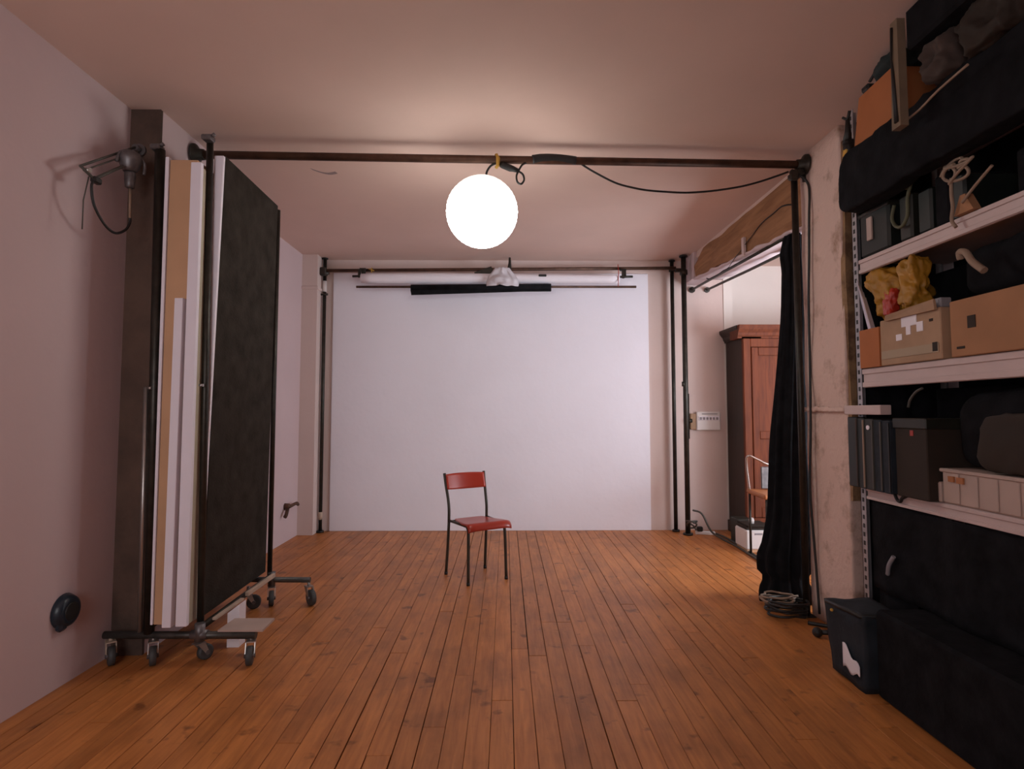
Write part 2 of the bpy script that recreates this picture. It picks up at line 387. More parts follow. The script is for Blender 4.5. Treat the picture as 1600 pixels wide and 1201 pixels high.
# old timber lintel over the opening, rough plaster along its edges
def beam_ring(y):
    t = (y-3.76)/(6.02-3.76)
    zb = 2.565 + 0.16*t; zt = 2.965
    if t > 0.9: zt -= (t-0.9)*0.9
    n1 = noise.noise(Vector((y*2.1, 0.3, 0)))*0.02; n2 = noise.noise(Vector((y*3.3, 4.3, 0)))*0.018
    return [(2.02+n2*.5, y, zb+n1), (2.34, y, zb+n1), (2.34, y, zt+n2), (2.02+n1*.5, y, zt+n2), (2.005+n2*.6, y, (zb+zt)/2 + 0.04)]
lint = struct('trim_4', MB().loft([beam_ring(3.74+i*(2.28/28)) for i in range(29)], smooth=False), M['beam'])
lint['label'] = 'old brown timber lintel'
def crackf(u, v):
    y = 3.9+u*1.75; return (1.9985+0.006*v, y, 2.68+0.10*math.sin(u*5.0+0.7)+0.02*noise.noise(Vector((y*6, 0, 0)))+v*0.010)
part('crack', MB().grid(crackf, 40, 1), M['black'], lint, solid=0.004)
struct('wall_right_upper', MB().box(2.03, 2.34, 3.74, 6.40, 2.93, HC), M['ceil'])
struct('wall_right_far', MB().box(2.0, 2.2, 6.02, 6.40, 2.72, HC).rough(0.004, 5, 6), M['wall'])
pl = MB().grid(lambda u, v: (2.0+0.03*noise.noise(Vector((u*14, v*3, 0)))*(1-v)+v*0.3, 3.76+u*2.28, 2.548+0.165*u+0.018*noise.noise(Vector((u*11, v*5, 2)))), 60, 4)
part('plaster_edge', pl, M['wall'], lint, solid=0.02)
part('bracket', MB().box(1.985, 2.01, 4.72, 4.76, 2.60, 2.76, 0.003), M['shelf'], lint)
# long scuff on the ceiling, left
ck = MB().grid(lambda u, v: (-1.37+0.16*u+0.01*v, 3.95+0.05*u+0.05*math.sin(u*3)+0.035*v, 2.999), 10, 1)
part('ceiling_scuff', ck, mat('scuff_grey', (0.33, 0.25, 0.24), 0.9), bpy.data.objects['ceiling'])

# ================================================================== overhead tube, globe and cables
t = root('overhead_scaffold_tube', (0, 3.59, 2.86), 'long rusty scaffold tube spanning the room under the ceiling, globe lamp hanging from it', 'pole')
A, B = Vector((-1.935, 3.52, 2.895)), Vector((1.962, 3.66, 2.912))
part('tube', MB().cyl(A, B, 0.025, 14), M['tube'], t)
for P, s in ((A, 1), (B, -1)):
    part('wall_flange', MB().tube([P, P+Vector((0.012*s,0,0)), P+Vector((0.022*s,0,0)), P+Vector((0.06*s,0,0))], [0.068, 0.066, 0.036, 0.033], 20), M['darktube'], t)
t = root('paper_globe_lamp', (-0.15, 3.6, 2.341), 'lit white round paper globe lamp hanging from the overhead tube', 'lamp')
gm = MB(); rings = []
for i in range(1, 48):
    th = PI*i/48; rr = 0.226*math.sin(th); z = 2.567+0.226*math.cos(th); rr += 0.0012*math.cos(i*PI*1.0)
    rings.append([(-0.151+rr*math.cos(2*PI*k/56), 3.6+rr*math.sin(2*PI*k/56), z) for k in range(56)])
gm.loft(rings, caps=True)
part('globe_shade', gm, M['globe'], t)
part('cable', MB().tube(spline([(-0.128,3.6,2.785),(-0.12,3.6,2.83),(-0.095,3.592,2.865),(-0.055,3.585,2.882)]), 0.007, 8), M['black'], t)
tie = MB().tube([(-0.062,3.575,2.93),(-0.045,3.56,2.90),(-0.05,3.565,2.86),(-0.062,3.58,2.845)], 0.010, 8).tube([(-0.05,3.59,2.868),(-0.035,3.60,2.89)], 0.012, 8)
tie.tube([(-0.055,3.587+0.032*math.cos(a*PI/8),2.903+0.032*math.sin(a*PI/8)) for a in range(17)], 0.006, 6)
part('yellow_tie', tie, M['yellow'], t, label='yellow tape tie round the tube')
t = root('extension_cable', (1.0, 3.62, 2.70), 'black extension cable with plug, swagged along the overhead tube to the right pillar', 'cable')
part('plug', MB().tube([(-0.035,3.585,2.868),(-0.02,3.58,2.864),(0.03,3.575,2.842),(0.045,3.573,2.838),(0.085,3.57,2.822)], [0.014,0.020,0.021,0.018,0.012], 12), M['black'], t)
pts = [(0.08,3.57,2.822),(0.108,3.57,2.80),(0.116,3.57,2.765),(0.098,3.568,2.738),(0.074,3.566,2.75),(0.068,3.566,2.79),(0.085,3.568,2.83),(0.105,3.575,2.865),(0.135,3.59,2.888),(0.20,3.585,2.93),(0.30,3.592,2.936),(0.42,3.60,2.92),(0.473,3.61,2.895),(0.56,3.62,2.845),(0.699,3.62,2.772),(0.80,3.62,2.742),(0.905,3.62,2.722),(1.03,3.62,2.712),(1.152,3.62,2.707),(1.28,3.62,2.714),(1.401,3.62,2.729),(1.53,3.62,2.752),(1.651,3.62,2.785),(1.76,3.63,2.825),(1.84,3.65,2.86)]
part('cable', MB().tube(spline(pts, 5), 0.0065, 8), M['black'], t)
part('wrap', MB().tube(spline([(0.17,3.585,2.905),(0.24,3.588,2.915),(0.34,3.594,2.915),(0.45,3.60,2.905)]), [0.027]*24+[0.026], 10), M['black'], t)
# clamp and vertical tube by the pillar
t = root('vertical_scaffold_pole', (1.925, 3.72, 0), 'dark vertical scaffold pole standing against the right pillar beside the black drape', 'pole')
part('tube', MB().cyl((1.925, 3.735, 0.003), (1.922, 3.735, 2.86), 0.021, 14), M['darktube'], t)
part('base_plate', MB().box(1.875, 1.965, 3.69, 3.78, 0.0005, 0.008, 0.002), M['darktube'], t)
cl = MB().box(1.89, 1.955, 3.645, 3.765, 2.845, 2.885, 0.008).cyl((1.95,3.66,2.84), (1.95,3.66,2.80), 0.012).cyl((1.86,3.64,2.86),(1.90,3.66,2.86), 0.014).box(1.85,1.90,3.63,3.66,2.80,2.87,0.006)
part('clamp', cl, M['darktube'], t)
t = part('hanging_cable', MB().tube(spline([(1.87,3.66,2.855),(1.93,3.655,2.83),(1.962,3.64,2.78),(1.965,3.63,2.70),(1.958,3.63,2.55),(1.956,3.64,2.3),(1.95,3.65,2.0),(1.952,3.66,1.6),(1.95,3.67,1.2),(1.94,3.68,.8),(1.95,3.66,.4),(1.945,3.62,.05)], 5), 0.0075, 8), M['black'])
setp(t, 'black cable running down the pillar beside the vertical scaffold pole', 'cable')

# ================================================================== back wall: poles, crossbar, paper rolls
def upright(x, y, zt, r, label, collars, top=True):
    t = root('upright_pole', (x, y, 0), label, 'pole')
    part('tube', MB().cyl((x, y, 0.012), (x, y, zt), r, 12), M['darktube'], t)
    part('foot', MB().cyl((x, y, 0.0005), (x, y, 0.02), r*1.9, 14), M['black'], t)
    if top: part('top_pad', MB().cyl((x, y, zt), (x, y, zt+0.012), r*1.7, 14), M['black'], t)
    for z, h in collars: part('collar', MB().cyl((x, y, z), (x, y, z+h), r*1.55, 14), M['darktube'], t)
    return t
t = upright(-2.0, 6.32, 2.985, 0.020, 'thin dark telescopic pole standing at the left end of the back wall', [(2.80, .07)])
part('pale_sleeve', MB().cyl((-2.0,6.32,2.62),(-2.0,6.32,2.74), 0.0225, 12), M['white'], t, label='pale worn stretch of the tube')
part('knob', MB().cyl((-2.05,6.31,2.59),(-1.96,6.31,2.59), 0.012, 8), M['darktube'], t)
part('pale_sleeve', MB().cyl((-2.0,6.32,0.14),(-2.0,6.32,0.22), 0.0225, 12), M['pine'], t, label='brown and white taped stretch near the floor')
t = upright(1.855, 6.33, 2.975, 0.021, 'thinner dark pole of the pair at the right end of the back wall', [(2.86, .05)])
t = upright(1.93, 6.15, 2.975, 0.027, 'thicker dark pole of the pair at the right end of the back wall', [(2.78, .05)])
part('clamp', MB().box(1.85, 1.935, 6.17, 6.21, 2.82, 2.86, 0.006), M['darktube'], t)
part('knob', MB().cyl((1.90,6.13,1.57),(1.90,6.13,1.62),0.016), M['darktube'], t)
t = root('background_crossbar', (0, 6.28, 2.82), 'thin dark horizontal crossbar running below the ceiling along the back wall', 'pole')
part('tube', MB().cyl((-2.02, 6.27, 2.845), (1.88, 6.27, 2.885), 0.018, 12), M['tube'], t)
part('clamp', MB().cyl((-2.15,6.27,2.80),(-1.94,6.27,2.82),0.018).box(-2.035,-1.965,6.24,6.30,2.79,2.88,0.01), M['darktube'], t)
part('top_stub', MB().tube([(0.045,6.25,2.99),(0.045,6.25,2.93),(0.04,6.25,2.87),(0.035,6.25,2.80)], [0.012,0.015,0.024,0.03], 10), M['darktube'], t)
for xx in (-1.56, 1.29):
    part('hook_bracket', MB().box(xx-.035, xx+.035, 6.22, 6.26, 2.845, 2.865, 0.004).box(xx-.012, xx+.03, 6.215, 6.245, 2.77, 2.86, 0.005), M['darktube'], t)
part('brace', MB().box(-0.34, -0.14, 6.235, 6.255, 2.79, 2.86, 0.004, rot=(0, -0.35, 0)), M['darktube'], t)
part('yellow_tie', MB().tube([(-1.47, 6.27+0.023*math.cos(a*PI/6), 2.852+0.023*math.sin(a*PI/6)) for a in range(13)], 0.006, 6).tube([(-1.50,6.245,2.86),(-1.44,6.245,2.84)], 0.006, 6), M['yellow'], t)
t = root('white_paper_roll', (-0.2, 6.19, 2.74), 'long roll of white seamless background paper hanging under the crossbar', 'paper roll')
def roll_ring(x):
    sag = 0.012*math.cos(x*1.3); r = 0.050 + (0.010*math.sin((x+1.6)*1.9) if x < 0.1 else 0.004*math.sin(x*5))
    return [(x, 6.19+r*math.cos(2*PI*k/16), 2.742-sag*0+r*math.sin(2*PI*k/16)) for k in range(16)]
part('paper', MB().loft([roll_ring(-1.565+i*(2.80/24)) for i in range(25)]), M['paper'], t)
for a, b in ((-1.66,-1.50),(1.20,1.385)): part('core', MB().cyl((a,6.19,2.765),(b,6.19,2.77),0.013), M['darktube'], t)
for a in (-1.60, 1.265): part('hanger', MB().box(a,a+.03,6.18,6.20,2.75,2.84,0.003), M['darktube'], t)
part('red_cord', MB().tube([(1.215,6.14,2.89),(1.22,6.135,2.80),(1.215,6.14,2.65)], 0.004, 6), M['bagred'], t)
part('clip', MB().box(0.355,0.44,6.13,6.155,2.755,2.78,0.005), M['black'], t)
t = root('black_paper_roll', (0, 6.18, 2.64), 'narrow roll of black background paper on a thin rod below the white roll', 'paper roll')
part('rod', MB().cyl((-1.615,6.185,2.648),(1.42,6.185,2.656),0.013,10), M['tube'], t)
part('paper', MB().cyl((-1.02,6.16,2.626),(0.49,6.16,2.640),0.042,20), M['blackcloth'], t)
part('paper_flap', MB().prism([(-1.02,2.60),(0.49,2.612),(0.49,2.596),(-1.01,2.545)], 'Y', 6.115, 6.119), M['blackcloth'], t)
def crump(u, v):
    x_ = -0.205+0.34*u; z_ = 2.84-0.20*v
    pinch = 0.45 + 0.55*min(1, v*1.6)
    xx = -0.04 + (x_+0.04)*pinch
    n = noise.noise(Vector((u*5, v*4, 1)))
    return (xx+0.015*n, 6.10-0.06*math.sin(PI*u)*(0.4+v*.6)+0.03*n, z_+0.02*noise.noise(Vector((u*4, 2, 0)))*v)
t = part('plastic_bag', MB().grid(crump, 22, 16), mat('thin_white_plastic', (0.62, 0.58, 0.62), 0.4, bump=0.3, bscale=20), solid=0.003)
setp(t, 'crumpled white plastic bag tied in the middle of the paper roll', 'bag')

# ================================================================== red chair
t = root('school_chair', (-0.228, 4.632, 0), 'red plywood school chair with dark tube legs standing alone mid floor', 'chair', rz=math.radians(31))
def leg_path(pts, nm='leg'):
    part(nm, MB().tube(spline(pts, 4), 0.0115, 12), M['chairtube'], t, local=True)
for s in (-1, 1):
    leg_path([(s*.178,.185,.014),(s*.174,.165,.22),(s*.172,.150,.42)])
    leg_path([(s*.172,.150,.42),(s*.172,.150,.52),(s*.173,.165,.60),(s*.178,.195,.70),(s*.182,.220,.800)], 'back_post')
    leg_path([(s*.166,-.178,.014),(s*.163,-.172,.22),(s*.160,-.166,.36),(s*.158,-.158,.405),(s*.158,-.135,.428)])
    part('side_rail', MB().cyl((s*.158,-.135,.428),(s*.172,.150,.432),0.010,10), M['chairtube'], t, local=True)
    part('foot_cap', MB().cyl((s*.178,.1855,0.0003),(s*.178,.184,.022),0.0135,12), M['black'], t, local=True)
    part('foot_cap', MB().cyl((s*.166,-.1783,0.0003),(s*.166,-.178,.022),0.0135,12), M['black'], t, local=True)
part('cross_rail', MB().cyl((-.16,-.10,.425),(.16,-.10,.425),0.009,10).cyl((-.168,.125,.428),(.168,.125,.428),0.009,10), M['chairtube'], t, local=True)
def seatf(u, v):
    wdt = 0.128 + 0.060*math.sin(min(1, v*1.15)*PI*0.5); x_ = (u-.5)*2*wdt
    # v 0 = back, 1 = front; the front edge rolls down
    L_ = v*0.42
    if L_ < 0.33: y_, z_ = 0.145-L_, 0.437 + 0.018*(L_/0.33)**1.5 - 0.008*math.sin(v*PI)*(1-abs(2*u-1)**2)
    else:
        a = (L_-0.33)/0.055; a = min(a, PI/2*1.05)
        y_, z_ = -0.185-0.042*math.sin(a), 0.455-0.046*(1-math.cos(a))-max(0, L_-0.33-0.055*PI/2*1.05)
    c = abs(2*u-1)**7
    return (x_, y_+0.02*c*(1 if v > .5 else -1)*0.6, z_-0.012*c*(v))
part('seat', MB().grid(seatf, 18, 30), M['red'], t, local=True, solid=0.010)
def backf(u, v):
    x_ = (u-.5)*2*0.176; z_ = 0.668+0.128*v
    return (x_, 0.182+0.27*(z_-0.68)+0.030*(1-(2*u-1)**2)-0.008, z_ + 0.010*(2*u-1)**2*(1-v)*1.0 - 0.004*(2*u-1)**2)
part('backrest', MB().grid(backf, 18, 8), M['red'], t, local=True, solid=0.010)

# ================================================================== rolling panel rack, left
t = root('rolling_panel_rack', (-1.7, 3.5, 0), 'tall grey steel tube rack on casters holding upright panels by the left wall', 'rack')
def rp(name, mb, m=M['cart'], **k): return part(name, mb, m, t, **k)
rp('upright', MB().tube([(-1.855,3.09,.15),(-1.87,3.09,1.4),(-1.885,3.09,2.725)], 0.026, 14), M['darktube'])
rp('upright', MB().tube([(-1.608,3.125,.15),(-1.620,3.125,1.4),(-1.634,3.125,2.79)], 0.018, 14), M['darktube'])
rp('upright', MB().tube([(-1.602,4.00,.17),(-1.602,4.00,2.715)], 0.016, 14), M['darktube'])
rp('upright', MB().tube([(-1.86,4.00,.17),(-1.88,4.00,2.715)], 0.018, 14), M['darktube'])
rp('crossbar', MB().cyl((-2.085,3.09,.142),(-1.30,3.09,.138),0.019,14))
rp('crossbar', MB().cyl((-2.085,4.00,.168),(-1.325,4.00,.160),0.018,14))
rp('long_rail', MB().cyl((-1.592,3.09,.175),(-1.592,4.00,.190),0.017,12), M['darktube'])
rp('long_rail', MB().cyl((-1.87,3.09,.175),(-1.87,4.00,.190),0.017,12), M['darktube'])
rp('telescopic_section', MB().cyl((-1.893,3.075,.162),(-1.906,3.075,1.43),0.012,10), M['zinc'])
rp('top_rail', MB().cyl((-1.885,3.09,2.700),(-1.88,4.00,2.69),0.011,10), M['darktube'])
for x_, y_, z_ in ((-1.90,3.07,2.72),(-1.625,3.07,2.775)):
    rp('cap', MB().box(x_-.028,x_+.028,y_-.01,y_+.045,z_,z_+.03,0.006).cyl((x_+.03,y_,z_+.02),(x_+.045,y_,z_+.03),0.01), M['greymetal'])
for x_, z_ in ((-1.865,1.425),(-1.595,1.44)):
    rp('pin', MB().cyl((x_-.025,3.065,z_),(x_-.005,3.065,z_),0.008,8), M['zinc'])
rp('tee_fitting', MB().cyl((-1.592,3.09,.11),(-1.592,3.09,.20),0.026,14).cyl((-1.635,3.09,.142),(-1.55,3.09,.142),0.024,14), M['greymetal'])
rp('tee_fitting', MB().cyl((-1.587,4.00,.12),(-1.587,4.00,.215),0.024,14), M['greymetal'])
def caster(x_, y_, zt, ang, r=0.048, m=None):
    k = MB().box(-.026,.026,-.022,.022, r*2+.012, r*2+.018).cyl((0,0,r*2+.015),(0,0,zt),0.010,10)
    k.prism([(-.018,r*2+.014),(.022,r*2+.014),(.045,r+.0),(.030,r-.008)], 'Y', -.024, -.020)
    k.prism([(-.018,r*2+.014),(.022,r*2+.014),(.045,r+.0),(.030,r-.008)], 'Y', .020, .024)
    fork = part('caster', k, m or M['zinc'], t, local=True)
    fork.location = Vector((x_, y_, 0)) - ORG[t.name]; fork.rotation_euler.z = ang
    wv = MB().tube([(.036,-.016,r),(.036,-.013,r),(.036,.013,r),(.036,.016,r)], [r-.008, r-.0005, r-.0005, r-.008], 26)
    part('wheel', wv, M['rubber'], fork, local=True)
    part('hub', MB().cyl((.036,-.0265,r),(.036,.0265,r),0.012,12), M['greymetal'], fork, local=True)
caster(-1.325, 3.09, .13, math.radians(-75)); caster(-1.60, 3.10, .115, math.radians(60), .04)
caster(-1.83, 3.09, .13, math.radians(-60)); caster(-2.05, 3.09, .13, math.radians(-50), m=M['pine'])
caster(-1.335, 4.00, .15, math.radians(-45), .052); caster(-1.585, 4.00, .15, math.radians(-70), .050); caster(-1.70, 3.90, .15, math.radians(20), .045); caster(-2.05, 4.00, .15, math.radians(30), .050)

# the panels standing in the rack
def board(name, b0, b1, t0, t1, yb, ye, z0, z1, m, label, cat='board', yt=None):
    """board with its near edge between b0..b1 (x, bottom) and t0..t1 (x, top), running back from yb to ye"""
    yt = yb if yt is None else yt
    o = part(name, MB().hexa([(b0,yb,z0),(b1,yb,z0),(b1,ye,z0),(b0,ye,z0),(t0,yt,z1),(t1,yt,z1),(t1,ye,z1),(t0,ye,z1)]), m)
    md = o.modifiers.new('bevel', 'BEVEL'); md.width = 0.002; md.segments = 1
    return setp(o, label, cat)
board('foam_board', -1.828,-1.815,-1.832,-1.812, 3.05,3.90,.205,2.67, M['foam'], 'white foam board at the far left inside the rack, mostly hidden')
board('kraft_board', -1.812,-1.665,-1.808,-1.660, 3.055,3.35,.205,2.655, M['kraft'], 'tall kraft-brown board standing in the rack between white boards')
board('foam_strip', -1.745,-1.700,-1.735,-1.692, 3.01,3.05,.205,1.895, M['foam'], 'short narrow white foam strip leaning in the rack, ending at mid height', 'foam strip')
board('foam_board', -1.685,-1.628,-1.680,-1.625, 3.025,3.05,.205,2.63, M['foam'], 'tall white foam board in the rack, just left of the middle upright', )
board('fibre_board', -1.655,-1.637,-1.657,-1.641, 3.06,3.165,.205,2.62, M['foamedge'], 'thin yellowish board pressed against the tall white foam board in the rack')
board('foam_board', -1.652,-1.634,-1.625,-1.572, 3.155,3.175,.215,2.725, M['foam'], 'white board leaning behind the big dark panel, seen as a thin wedge')
o = part('felt_board', MB().hexa([(-1.651,3.18,.20),(-1.630,3.18,.20),(-1.618,3.97,.225),(-1.640,3.97,.225),(-1.598,3.18,2.735),(-1.577,3.18,2.735),(-1.592,3.97,2.735),(-1.612,3.97,2.735)]), M['felt'])
setp(o, 'large dark felt-covered panel on the right face of the rolling rack', 'panel')
o = part('timber_strip', MB().box(-1.570,-1.548,3.17,3.50,.186,.200,0.002).box(-1.570,-1.548,3.56,3.96,.190,.215,0.002), M['pine']); setp(o, 'pale timber strip lying along the bottom rail under the dark panel', 'timber')
o = part('white_offcut', MB().hexa([(-1.495,3.08,.158),(-1.262,3.08,.158),(-1.262,3.235,.163),(-1.478,3.235,.163),(-1.495,3.08,.168),(-1.262,3.08,.168),(-1.262,3.235,.174),(-1.478,3.235,.174)]), M['crate']); setp(o, 'pale board offcut resting on the rack crossbar by the front caster', 'board')
o = part('white_block', MB().hexa([(-1.54,3.28,.0),(-1.475,3.28,.0),(-1.475,3.36,.0),(-1.54,3.36,.0),(-1.54,3.28,.185),(-1.475,3.28,.235),(-1.475,3.36,.235),(-1.54,3.36,.185)]), M['paper']); setp(o, 'small white block standing on the floor behind the pale board offcut', 'block')

# ================================================================== left wall fittings
t = root('wall_lamp_arm', (-2.08, 3.16, 2.72), 'tarnished metal swing arm lamp with dangling cable high on the left wall pilaster', 'lamp')
part('wall_plate', MB().cyl((-2.05,3.179,2.76),(-2.05,3.165,2.76),0.035,18).cyl((-2.05,3.165,2.76),(-2.05,3.13,2.76),0.018,12), M['greymetal'], t)
part('arm', MB().tube([(-2.05,3.14,2.765),(-2.0,2.67,2.452)],0.006,8).tube([(-2.04,3.14,2.74),(-1.99,2.68,2.435)],0.004,8), M['greycable'], t)
part('arm', MB().tube([(-1.99,2.665,2.447),(-1.98,2.74,2.415)],0.007,8), M['greycable'], t)
part('arm', MB().tube([(-1.98,2.74,2.42),(-1.975,2.93,2.565)],0.008,8), M['greycable'], t)
part('joint', MB().box(-1.995,-1.965,2.725,2.775,2.40,2.43,0.006), M['black'], t)
part('joint_disc', MB().cyl((-1.998,2.70,2.445),(-1.972,2.70,2.445),0.012,12), M['zinc'], t)
part('yoke', MB().tube(spline([(-2.01,2.93,2.59),(-2.0,2.94,2.64),(-1.98,2.97,2.665),(-1.95,3.0,2.66),(-1.93,3.03,2.62),(-1.93,3.03,2.56)]),0.008,8).cyl((-2.01,2.95,2.62),(-1.93,3.02,2.62),0.006), M['greymetal'], t)
part('reflector', MB().tube([(-1.98,2.99,2.665),(-1.98,2.99,2.655),(-1.98,2.99,2.62),(-1.98,2.99,2.575),(-1.98,2.99,2.56)],[0.02,0.052,0.058,0.04,0.03],20), M['greymetal'], t)
part('socket', MB().tube([(-1.98,2.995,2.57),(-1.98,2.995,2.55),(-1.98,2.995,2.50),(-1.98,2.995,2.478),(-1.98,2.995,2.474)],[0.022,0.028,0.024,0.022,0.014],16), M['greymetal'], t)
part('rod', MB().cyl((-1.98,3.0,2.48),(-1.98,3.006,2.318),0.0065,10), M['cable_beige'], t)
part('cable', MB().tube(spline([(-1.98,3.006,2.325),(-1.98,3.007,2.295),(-1.98,2.975,2.245),(-1.98,2.899,2.204),(-1.98,2.82,2.222),(-1.98,2.745,2.29),(-1.98,2.722,2.37),(-1.98,2.735,2.42)],6),0.0065,8), M['black'], t)
part('loose_cord', MB().tube([(-1.99,2.715,2.42),(-2.0,2.70,2.3),(-2.0,2.70,2.16)],0.003,6), M['greycable'], t)
t = root('wall_socket', (-2.105, 2.83, 0.35), 'round dark blue wall socket low on the near left wall', 'socket')
part('body', MB().tube([(-2.111,2.832,.352),(-2.106,2.832,.352),(-2.075,2.832,.352),(-2.068,2.832,.352)],[0.078,0.082,0.068,0.055],26), M['socket'], t)
part('plug_lip', MB().box(-2.11,-2.075,2.775,2.825,.268,.315,0.012), M['socket'], t)
part('inner_ring', MB().tube([(-2.071,2.832,.352),(-2.064,2.832,.352)],[0.045,0.040],22), M['black'], t)
t = root('far_wall_plug', (-2.195, 5.90, .34), 'small brown plug sticking out of the far left wall', 'plug')
part('body', MB().tube([(-2.2,5.83,.355),(-2.16,5.83,.355),(-2.15,5.83,.35)],[0.035,0.032,0.02],14), M['tube'], t)
part('cord', MB().tube(spline([(-2.16,5.82,.35),(-2.13,5.95,.37),(-2.14,6.03,.345)]),0.016,8).tube([(-2.16,5.80,.34),(-2.15,5.74,.29),(-2.155,5.72,.27)],0.018,8), M['tube'], t)

# ================================================================== switch box and floor clutter at the back right
t = root('fuse_box', (2.23, 6.37, 1.10), 'white surface-mounted switch box on the wall left of the wardrobe', 'switch box')
part('body', MB().box(2.11,2.375,6.35,6.399,1.095,1.30,0.008), M['white'], t)
part('cover_lip', MB().box(2.13,2.36,6.343,6.35,1.205,1.25,0.003), M['paper'], t)
part('label_strip', MB().box(2.17,2.34,6.3465,6.350,1.270,1.280), M['greyprint'], t)
for k in range(6): part('switch', MB().box(2.142+k*.036,2.166+k*.036,6.337,6.343,1.212,1.24,0.002), M['greyprint'], t)
part('side_box', MB().box(2.045,2.108,6.36,6.399,1.105,1.28,0.006), M['cardboard2'], t)
t = part('wall_conduit', MB().tube([(2.035,6.385,1.0),(2.035,6.385,1.5)],0.007,8).cyl((2.01,6.36,1.2),(2.06,6.36,1.2),0.022), M['darktube']); setp(t, 'thin dark conduit and clip on the wall left of the white switch box', 'conduit')
t = root('power_strip', (2.10, 6.18, 0), 'white power strip on the floor at the foot of the right-hand back pole', 'power strip')
part('body', MB().box(2.02,2.22,6.14,6.20,0.0006,.035,0.006,rot=(0,0,-0.25)), M['white'], t)
part('plug', MB().box(2.03,2.09,6.14,6.19,.035,.085,0.01), M['black'], t)
t = part('floor_cable', MB().tube(spline([(2.0,6.2,.25),(2.08,6.15,.22),(2.14,6.05,.06),(2.2,5.9,.012),(2.22,5.6,.010),(2.21,5.3,.010),(2.2,5.0,.010),(2.18,4.7,.010),(2.1,4.3,.01)],6),0.010,8).tube(spline([(2.22,6.12,.02),(2.26,5.9,.012),(2.25,5.5,.012),(2.24,5.1,.010),(2.2,4.8,.03)],6),0.011,8), M['greycable']); setp(t, 'grey cables trailing along the floor past the wardrobe towards the drape', 'cable')
t = part('cable_bundle', MB().tube(spline([(1.95+.05*math.cos(a*.9)*(1+.2*math.sin(a)),6.10+.045*math.sin(a*.9),.06+.10*abs(math.sin(a*.37))) for a in range(16)],4),0.009,8), M['greycable']); setp(t, 'tangle of dark cable round the foot of the thicker right-hand pole', 'cable')

# ================================================================== wardrobe
t = root('wardrobe', (2.95, 6.05, 0), 'tall reddish wooden wardrobe in the side room behind the drape', 'wardrobe')
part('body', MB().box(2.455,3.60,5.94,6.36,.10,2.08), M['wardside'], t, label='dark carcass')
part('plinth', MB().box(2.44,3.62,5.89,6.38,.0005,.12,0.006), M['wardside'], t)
cr = [(0,2.06),(0,2.075),(-.012,2.09),(-.018,2.115),(-.045,2.15),(-.055,2.17),(-.055,2.195),(.2,2.195),(.2,2.06)]
part('cornice', MB().prism([(5.90+a,z) for a,z in cr], 'X', 2.40, 3.65), M['wardrobe'], t)
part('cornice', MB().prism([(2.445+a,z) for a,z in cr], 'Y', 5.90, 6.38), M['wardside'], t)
part('corner_stile', MB().box(2.455,2.535,5.90,5.945,.12,2.06,0.008), M['wardrobe'], t)
part('corner_stile', MB().box(3.52,3.60,5.90,5.945,.12,2.06,0.008), M['wardrobe'], t)
part('top_rail', MB().box(2.535,3.52,5.905,5.945,1.97,2.06,0.006), M['wardrobe'], t)
part('bottom_rail', MB().box(2.535,3.52,5.905,5.945,.12,.22,0.006), M['wardrobe'], t)
for a in (2.54, 3.03):
    d = part('door', MB().box(a,a+.485,5.915,5.94,.225,1.965), M['wardrobe'], t)
    fr = MB().box(a,a+.07,5.895,5.916,.225,1.965,0.006).box(a+.415,a+.485,5.895,5.916,.225,1.965,0.006).box(a+.07,a+.415,5.895,5.916,1.88,1.965,0.006).box(a+.07,a+.415,5.895,5.916,.225,.33,0.006).box(a+.07,a+.415,5.895,5.916,1.02,1.10,0.006)
    part('door_frame', fr, M['wardrobe'], d)
part('keyhole_plate', MB().box(3.035,3.05,5.89,5.896,1.0,1.08,0.002), M['yellow'], t)
# side room chair, boxes
t = root('side_room_chair', (2.5, 5.15, 0), 'chair with chrome curved back and orange seat half hidden behind the black drape', 'chair')
part('back_hoop', MB().tube(spline([(2.24,5.30,.56),(2.215,5.30,.80),(2.22,5.28,.895),(2.30,5.26,.865),(2.40,5.25,.82),(2.62,5.28,.80),(2.66,5.30,.56)],5),0.010,10), M['chrome'], t)
part('back_pad', MB().box(2.33,2.60,5.26,5.28,.60,.80,0.006), M['greymetal'], t)
part('seat', MB().box(2.22,2.62,4.96,5.34,.545,.585,0.012,rot=(0.02,0.02,0)), M['orangeseat'], t)
for a, b in ((2.25,4.99),(2.60,4.99),(2.24,5.31),(2.61,5.31)):
    part('leg', MB().cyl((a,b,0.0005),(a,b,.548),0.011,10), M['darktube'], t)
t = root('white_storage_box', (2.36, 5.5, 0), 'white lidded box on the floor beside the black drape, dark tray on top', 'box')
part('body', MB().box(2.22,2.56,5.36,5.62,.03,.205,0.010), M['white'], t)
part('base', MB().box(2.23,2.55,5.37,5.61,.0005,.03,0.004), M['kraft'], t)
part('handle_slot', MB().box(2.30,2.37,5.356,5.361,.165,.180), M['greyprint'], t)
t = part('dark_tray', MB().box(2.23,2.54,5.38,5.60,.206,.235,0.006).box(2.24,2.45,5.36,5.60,.236,.252,0.004), M['brownbox']); setp(t, 'dark flat tray lying on the white storage box', 'tray')
t = part('small_pot', MB().tube([(2.31,5.45,.2525),(2.31,5.45,.285),(2.31,5.45,.305)],[.022,.026,.018],14), M['white']); setp(t, 'tiny white pot standing on the dark tray', 'pot')
t = part('dark_floor_box', MB().box(2.27,2.42,5.67,5.86,.0005,.25,0.01), M['olive']); setp(t, 'dark low box on the floor between wardrobe and white storage box', 'box')

